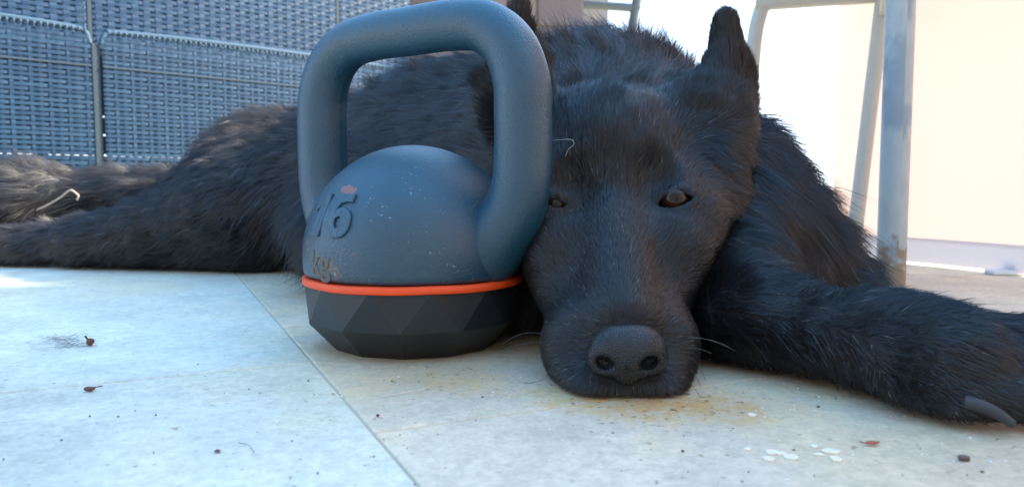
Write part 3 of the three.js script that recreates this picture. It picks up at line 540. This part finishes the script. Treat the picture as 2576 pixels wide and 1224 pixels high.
function blend(prims, p) { let W = 0, len = 0, tone = [0, 0, 0], flow = V(); for (const q of prims) { const d = q.d(p.x, p.y, p.z); if (d > 0.09) continue; const w = Math.exp(-Math.max(d, -0.02) / 0.012); W += w; len += w * q.len; if (q.flow) flow.addScaledVector(q.flow, w); const t = TONES[q.tone ?? 0]; for (let k = 0; k < 3; k++) tone[k] += w * t[k]; } return { len: len / W, flow, tone: tone.map((t) => t / W) }; }
const earBase = at(1815, 270, 0.765);
const headGroom = {
  density: (m) => m.z > -0.86 ? 1 : 0.15,
  fine: true,
  hair(p, n, R) {
    const b = blend(HEAD, p), ear = smooth(p.y, 0.225, 0.26) * smooth(Math.abs(p.x - 0.095), 0.06, 0.09);
    for (const e of eyeSpots) if (p.distanceTo(e.p) < 0.022 && e.lens(p.x, p.y, p.z) < 0.0018) return null;
    if (nosePad(p.x, p.y, p.z) < 0.0005) return null;
    const rad = p.clone().sub(NOSE); const dn = rad.length(); rad.normalize();
    let flow = rad.clone(); flow.z *= lerp(1, 0.25, smooth(dn, 0.10, 0.22)); flow.normalize();
    const low = smooth(-(p.clone().sub(M).dot(hu)), 0.03, 0.06) * (1 - smooth(dn, 0.16, 0.24));
    flow.add(V(0, -0.8 * low, 0));
    const front = smooth(0.05 - p.y, 0, 0.04) * smooth(0.06 - dn, 0, 0.03); flow.add(V(0, -1.6 * front, 0));
    const cheek = smooth(0.215 - p.y, 0, 0.03) * smooth(dn, 0.20, 0.27) * smooth(Math.abs(p.x - 0.095), 0.05, 0.085); flow.add(V(0.7 * Math.sign(p.x - 0.095), -1.5, 0).multiplyScalar(cheek * (1 - ear)));
    flow.lerp(b.flow.lengthSq() > 0 ? b.flow.clone().normalize() : flow, ear);
    let len = b.len * (0.75 + 0.5 * R()); len *= 1 - 0.45 * smooth(0.05 - dn, 0, 0.03);
    let crown = smooth(p.y, 0.19, 0.235) * (1 - ear); const eb = Math.exp(-Math.pow(p.distanceTo(earBase) / 0.065, 2)); len *= 1 + (0.9 * crown + 0.35 * cheek * (1 - ear)) * (1 - eb); for (const e of eyeSpots) len *= clamp((p.distanceTo(e.p) - 0.012) / 0.02, 0.35, 1);
    const g = 0.75 + 0.5 * R();
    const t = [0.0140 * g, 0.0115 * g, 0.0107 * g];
    if (R() < 0.006) t.fill(0.16);
    return { flow, len, lift: 0.32 + 0.35 * crown + 0.1 * R() + 0.25 * ear, width: len < 0.012 ? 0.00042 : 0.00055, curl: 0.10 + 0.25 * crown + 0.3 * cheek, clump: len < 0.010 ? 0.15 : 0.45, cell: 0.009, tint: t };
  },
};
const bodyGroom = {
  density: (m) => { const D = -m.z; return (m.z > -1.05 ? 1.9 : 1) * (m.y < 0.01 ? 0.15 : 1); },
  fine: false,
  hair(p, n, R) {
    if (headField(p.x, p.y, p.z) < -0.004) return null;
    const b = blend(BODY, p); let len = b.len * (0.6 + 0.7 * R()); if (R() < 0.08) len *= 1.5;
    const g = 0.7 + 0.6 * R(); const leg = smooth(p.x, 0.22, 0.30) * smooth(p.z, -0.80, -0.70);
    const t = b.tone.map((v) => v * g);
    if (R() < 0.01) for (let k = 0; k < 3; k++) t[k] = 0.14;
    const under = smooth(0.03 - p.y, 0, 0.02);
    const D = -p.z; return { flow: b.flow.clone().normalize(), len: len * (1 - 0.45 * under), lift: lerp(0.40, 0.28, Math.max(leg, smooth(p.x, 0.12, 0.2) * smooth(p.z, -0.95, -0.85))) + 0.2 * R(), width: lerp(0.00045, 0.00085, smooth(D, 0.6, 1.4)), curl: lerp(0.5, 0.16, leg), clump: lerp(0.5, 0.3, leg), cell: lerp(0.016, 0.009, leg), tint: t };
  },
};

// nose pad with nostrils
const padC = at(1578, 884, 0.524);
const nostrils = [at(1522, 922, 0.502), at(1640, 921, 0.502)];
const padParts = [blob(padC, 0.0222, 0.0165, 0.0185), cone(at(1540, 868, 0.523), at(1616, 866, 0.523), 0.0135, 0.0135), cone(at(1522, 902, 0.521), at(1634, 900, 0.521), 0.0128, 0.0128), cone(at(1578, 905, 0.518), at(1578, 942, 0.518), 0.010, 0.007)];
function nosePad(x, y, z) { let d = 1; for (const p of padParts) d = smin(d, p(x, y, z), 0.008); return d; }
const holes = nostrils.map((c, i) => { const s = i ? 1 : -1; const ax = V(0.92 * s, 0.30, 0).normalize(), bx = V(-0.30 * s, 0.92, 0).normalize(); return blob(c, 0.0078, 0.0056, 0.015, [ax, bx, V(0, 0, 1)]); });
const slits = nostrils.map((c, i) => { const s = i ? 1 : -1; return cone(c.clone().add(V(0.004 * s, -0.001, 0)), c.clone().add(V(0.0150 * s, 0.0075, -0.006)), 0.0042, 0.0020); });
const philtrum = cone(at(1577, 925, 0.5055), at(1577, 985, 0.508), 0.0010, 0.0010);
function noseFull(x, y, z) { let d = nosePad(x, y, z); for (const h of holes) d = smax(d, -h(x, y, z), 0.004); for (const h of slits) d = smax(d, -h(x, y, z), 0.002); return smax(d, -philtrum(x, y, z), 0.0015); }
const noseG = skin(noseFull, V(padC.x - 0.034, padC.y - 0.034, padC.z - 0.03), V(padC.x + 0.034, padC.y + 0.032, padC.z + 0.03), 0.0011);
{ const p = noseG.attributes.position, uv = []; for (let i = 0; i < p.count; i++) uv.push((p.getX(i) - padC.x) / 0.06 + 0.5, (p.getY(i) - p.getZ(i) * 0.5 - padC.y) / 0.06 + 0.5); noseG.setAttribute('uv', new THREE.Float32BufferAttribute(uv, 2)); }
const pebble = dataTex(768, 768, (x, y) => { // pebbled leather: cells with grooves between
  const s = 768 / 31, gx = x / s, gy = y / s, ix = Math.floor(gx), iy = Math.floor(gy); let d1 = 9, d2 = 9;
  for (let j = -1; j <= 1; j++) for (let i = -1; i <= 1; i++) { const cx = ix + i + 0.15 + 0.7 * h3(ix + i, iy + j, 4), cy = iy + j + 0.15 + 0.7 * h3(ix + i, iy + j, 8); const d = Math.hypot(cx - gx, cy - gy); if (d < d1) { d2 = d1; d1 = d; } else if (d < d2) d2 = d; }
  return smooth(d2 - d1, 0.0, 0.35); });
part('nose', noseG, new THREE.MeshPhysicalMaterial({ color: rgb(0.010, 0.0105, 0.013), roughness: 0.40, bumpMap: pebble, bumpScale: 0.0016, clearcoat: 0.25, clearcoatRoughness: 0.35 }), dog, 'pebbled black nose');

// eyes: ball, iris and pupil caps
for (const e of eyeSpots) {
  const q = new THREE.Quaternion().setFromUnitVectors(V(0, 1, 0), e.out.clone().add(V(0.02, -0.02, 0)).normalize());
  const wet = (c, r) => new THREE.MeshPhysicalMaterial({ color: rgb(...c), roughness: r, clearcoat: 0.8, clearcoatRoughness: 0.02, specularIntensity: 0 });
  const eye = part('eye', new THREE.SphereGeometry(eyeR, 40, 28).applyQuaternion(q).translate(e.c.x, e.c.y, e.c.z), wet([0.012, 0.009, 0.008], 0.25), dog);
  part('iris', new THREE.SphereGeometry(eyeR + 0.00025, 40, 20, 0, Math.PI * 2, 0, 0.66).applyQuaternion(q).translate(e.c.x, e.c.y, e.c.z), wet([0.040, 0.011, 0.0045], 0.2), eye);
  part('pupil', new THREE.SphereGeometry(eyeR + 0.0005, 32, 14, 0, Math.PI * 2, 0, 0.30).applyQuaternion(q).translate(e.c.x, e.c.y, e.c.z), wet([0.002, 0.002, 0.002], 0.1), eye);
}
// claw of the lowest toe and of the toes that run out of the frame
const clawM = std({ color: rgb(0.035, 0.037, 0.040), roughness: 0.55 });
function claw(a, b, r) { const c = a.clone().lerp(b, 0.55).add(V(0, 0.004, 0)); const curve = new THREE.QuadraticBezierCurve3(a, c, b), n = 16, m = 14; const g = new THREE.TubeGeometry(curve, n, r, m); const p = g.attributes.position; for (let i = 0; i <= n; i++) { const o = curve.getPointAt(i / n), k = 1 - 0.32 * Math.pow(i / n, 2.2); for (let j = 0; j <= m; j++) { const q = i * (m + 1) + j; p.setXYZ(q, lerp(o.x, p.getX(q), k), lerp(o.y, p.getY(q), k), lerp(o.z, p.getZ(q), k)); } } g.computeVertexNormals(); const e = curve.getPointAt(1), cap = new THREE.SphereGeometry(r * 0.69, 10, 8).translate(e.x, e.y, e.z); return mergeGeometries([g, cap]); }
for (const [a, b] of [[at(2428, 1010, 0.446), at(2544, 1063, 0.4345)], [at(2640, 1005, 0.444), at(2760, 1068, 0.432)], [at(2690, 925, 0.458), at(2810, 985, 0.45)], [at(2640, 870, 0.487), at(2740, 930, 0.482)]]) part('claw', claw(a, b, 0.0041), clawM, dog);

const furM = new THREE.MeshPhysicalMaterial({ color: rgb(1, 1, 1), vertexColors: true, roughness: 0.45, ior: 1.5, side: THREE.DoubleSide });
part('face_fur', strandsOn(dogHead, headField, HEAD, 190000, 21, headGroom), furM, dog).userData.kind = 'stuff';
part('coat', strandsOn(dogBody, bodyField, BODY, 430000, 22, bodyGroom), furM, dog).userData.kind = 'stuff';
// whiskers
{
  const wg = [], R = rng(9);
  const W = (a, b, sag, r = 0.00016) => { const m = a.clone().lerp(b, 0.5).add(V(0, sag, 0)); wg.push(new THREE.TubeGeometry(new THREE.QuadraticBezierCurve3(a, m, b), 8, r, 4)); };
  W(at(1733, 846, 0.535), at(1850, 882, 0.535), 0.004); W(at(1733, 850, 0.535), at(1835, 872, 0.54), 0.004); W(at(1735, 875, 0.53), at(1790, 888, 0.53), 0.002);
  W(at(1740, 900, 0.53), at(1775, 955, 0.525), 0.004); W(at(1738, 930, 0.53), at(1765, 975, 0.525), 0.003); W(at(1365, 860, 0.54), at(1255, 885, 0.55), 0.004); W(at(1365, 840, 0.54), at(1265, 865, 0.55), 0.008);
  W(at(1376, 950, 0.53), at(1316, 962, 0.525), -0.003); W(at(1730, 960, 0.525), at(1762, 1000, 0.52), 0.003); W(at(1860, 670, 0.62), at(1950, 700, 0.62), 0.003, 0.0003);
  part('whiskers', mergeGeometries(wg), std({ color: rgb(0.05, 0.048, 0.046), roughness: 0.4 }), dog).userData.kind = 'stuff';
}

// ---------------------------------------------------------------- small things on the floor and on the dog
{
  const R = rng(31);
  function pebbleGeo(rx, ry, rz, seed, d = 2) { const g = new THREE.IcosahedronGeometry(1, d), p = g.attributes.position; for (let i = 0; i < p.count; i++) { const x = p.getX(i), y = p.getY(i), z = p.getZ(i), k = 0.75 + 0.5 * vnoise(x * 1.7 + seed, y * 1.7, z * 1.7); p.setXYZ(i, x * rx * k, y * ry * k, z * rz * k); } return toCreasedNormals(g, 1.2); }
  const brown = std({ color: rgb(0.16, 0.055, 0.035), roughness: 0.7 }), red = std({ color: rgb(0.33, 0.085, 0.03), roughness: 0.6 }), taupe = std({ color: rgb(0.17, 0.11, 0.095), roughness: 0.8 });
  const onF = (x, y, h) => onFloor(x, y).setY(h);
  const s1 = thing('seed_pod', 'round reddish brown seed pod beside the wisp of shed hair', 'seed pod', onF(226, 868, 0.003));
  part('husk', pebbleGeo(0.0036, 0.0034, 0.0034, 1), brown, s1); part('stem', rod(V(-0.002, 0.002, 0), V(-0.004, 0.006, 0.001), 0.0009, 8), brown, s1);
  const s2 = thing('twig_husk', 'dark brown long husk with a thin stalk at the lower left', 'husk', onF(224, 983, 0.0016));
  part('husk', pebbleGeo(0.0042, 0.0016, 0.002, 2), brown, s2); part('stalk', rod(V(0.003, 0.001, 0), V(0.0095, 0.0022, 0), 0.0004, 6), brown, s2);
  const s3 = thing('dry_leaf', 'curled orange-red dry leaf bit at the lower right', 'leaf', onF(2196, 1121, 0.0016));
  { const s = new THREE.Shape(); s.moveTo(-0.005, 0); s.quadraticCurveTo(-0.001, 0.003, 0.0045, 0.0008); s.quadraticCurveTo(0.001, -0.003, -0.005, 0); const g = new THREE.ExtrudeGeometry(s, { depth: 0.0004, bevelEnabled: false, curveSegments: 10 }); g.rotateX(-Math.PI / 2 + 0.35); part('blade', g, red, s3); part('stalk', rod(V(-0.005, 0.0002, 0), V(-0.0075, 0.001, 0), 0.0003, 6), brown, s3); }
  single('pip', 'dull purplish brown pip nearest the bottom right corner', 'pip', pebbleGeo(0.0032, 0.0018, 0.0024, 5), taupe, onF(2426, 1158, 0.0014));
  single('pip', 'tiny dark pip on the floor below the kettlebell', 'pip', pebbleGeo(0.0012, 0.0009, 0.001, 6), brown, onF(950, 1047, 0.0008));
  single('pip', 'small pinkish brown pip at the bottom edge left of centre', 'pip', pebbleGeo(0.0018, 0.0008, 0.0014, 8), taupe, onF(546, 1136, 0.0007));
  // pale flakes
  const flakeM = std({ color: rgb(0.88, 0.76, 0.60), roughness: 0.8 });
  const spots = [[1882, 1131, 8, 3, 'smallest pale flake at the left end of the cluster'], [1943, 1139, 16, 6, 'pale flake at the upper middle of the cluster'], [1990, 1151, 18, 7, 'largest pale oval flake in the cluster'], [1934, 1156, 14, 6, 'pale flake lowest and leftmost in the pile'], [1966, 1142, 12, 4, 'narrow pale flake between the larger flakes'], [2050, 1124, 8, 4, 'small pale flake alone above the cluster'], [2090, 1137, 24, 6, 'long pale flake at the right of the cluster'], [2104, 1156, 13, 8, 'rounded pale flake below the long flake'], [2062, 1145, 12, 3, 'thin pale sliver left of the long flake'], [1893, 1045, 9, 4, 'pale flake alone under the dog\'s muzzle']];
  for (const [x, y, w, h, label] of spots) {
    const p = onF(x, y, 0.0002), k = -p.z / FPX, sh = new THREE.Shape(), n = 14, q = rng(x); for (let i = 0; i <= n; i++) { const a = (i / n) * Math.PI * 2, r = 0.8 + 0.35 * (i === n ? h3(0, x, y) : h3(i, x, y)), X = Math.cos(a) * w * k * r, Y = Math.sin(a) * h * k * r * 2.6; i ? sh.lineTo(X, Y) : sh.moveTo(X, Y); }
    const g = new THREE.ExtrudeGeometry(sh, { depth: 0.0006, bevelSize: 0.0003, bevelThickness: 0.0003, bevelSegments: 1 }); g.rotateX(-Math.PI / 2); g.rotateZ((q() - 0.5) * 0.1);
    single('flake', label, 'flake', g, flakeM, p, 'pale flakes on the floor at the lower right');
  }
  // crumbs and grit nobody would count
  const cr = [], dk = [];
  for (let i = 0; i < 260; i++) { const px = R() * 2576, py = 880 + R() * 344, p = onFloor(px, py), s = 0.0003 + 0.0006 * R() * R(); const g = new THREE.IcosahedronGeometry(s, 0); g.scale(1 + R(), 0.8, 1); g.rotateY(R() * 6); g.translate(p.x, s * 0.5, p.z); (R() < 0.62 ? cr : dk).push(g); }
  const c1 = new THREE.Mesh(mergeGeometries(cr), std({ color: rgb(0.85, 0.83, 0.78), roughness: 0.8 })); c1.name = 'crumbs'; c1.userData = { kind: 'stuff', label: 'white crumbs scattered over the floor tiles', category: 'crumbs' }; scene.add(shade(c1));
  const c2 = new THREE.Mesh(mergeGeometries(dk), std({ color: rgb(0.10, 0.07, 0.05), roughness: 0.9 })); c2.name = 'grit'; c2.userData = { kind: 'stuff', label: 'dark grit scattered over the floor tiles', category: 'grit' }; scene.add(shade(c2));
  // a wisp of shed hair by the seed pod
  const hw = []; for (let i = 0; i < 60; i++) { const o = onFloor(130 + R() * 75, 862 + (R() - 0.5) * 30), pts = []; let d = R() * 6.3; const q = V(o.x, 0.001, o.z); for (let k = 0; k < 6; k++) { pts.push(q.clone()); d += (R() - 0.5) * 2; q.add(V(Math.cos(d) * 0.005, (R() - 0.42) * 0.004, Math.sin(d) * 0.005)); if (q.y < 0.0006) q.y = 0.0006; } hw.push(tube(pts, 0.00011, 10, 3)); }
  const wisp = new THREE.Mesh(mergeGeometries(hw), std({ color: rgb(0.13, 0.12, 0.12), roughness: 0.5 })); wisp.name = 'shed_hair'; wisp.userData = { kind: 'stuff', label: 'loose wisp of shed dark hair on the pale tile at the left', category: 'hair' }; scene.add(shade(wisp));
  // straw caught in the tail
  single('straw', 'bent pale straw caught in the fur of the tail', 'straw', tube([at(92, 528, 1.42), at(125, 512, 1.41), at(150, 497, 1.41), at(172, 480, 1.405), at(178, 478, 1.405), at(188, 484, 1.405), at(196, 492, 1.405), at(192, 502, 1.405)], 0.0017, 60, 8), std({ color: rgb(0.62, 0.48, 0.38), roughness: 0.6 }));
  // stray pale hairs
  single('stray_hair', 'single curled white hair on the forehead beside the kettlebell handle', 'hair', tube([at(1392, 353, 0.655), at(1412, 351, 0.652), at(1440, 352, 0.652), at(1444, 362, 0.652), at(1430, 376, 0.652), at(1422, 392, 0.652)], 0.00017, 40, 5), std({ color: rgb(0.55, 0.55, 0.55), roughness: 0.4 }));
  single('stray_hair', 'fine pale hair lying on the tile in front of the kettlebell base', 'hair', tube([onF(925, 1005, 0.0006), onF(990, 994, 0.0006), onF(1040, 985, 0.0008), onF(1075, 978, 0.0006)], 0.0002, 40, 4), std({ color: rgb(0.8, 0.72, 0.6), roughness: 0.5 }));
  single('stray_hair', 'short dark curved hair on the pale tile at the bottom left', 'hair', tube([onF(600, 1115, 0.0006), onF(625, 1124, 0.001), onF(640, 1140, 0.0006)], 0.0002, 24, 4), std({ color: rgb(0.1, 0.09, 0.09), roughness: 0.5 }));
}
renderer.render(scene, camera);
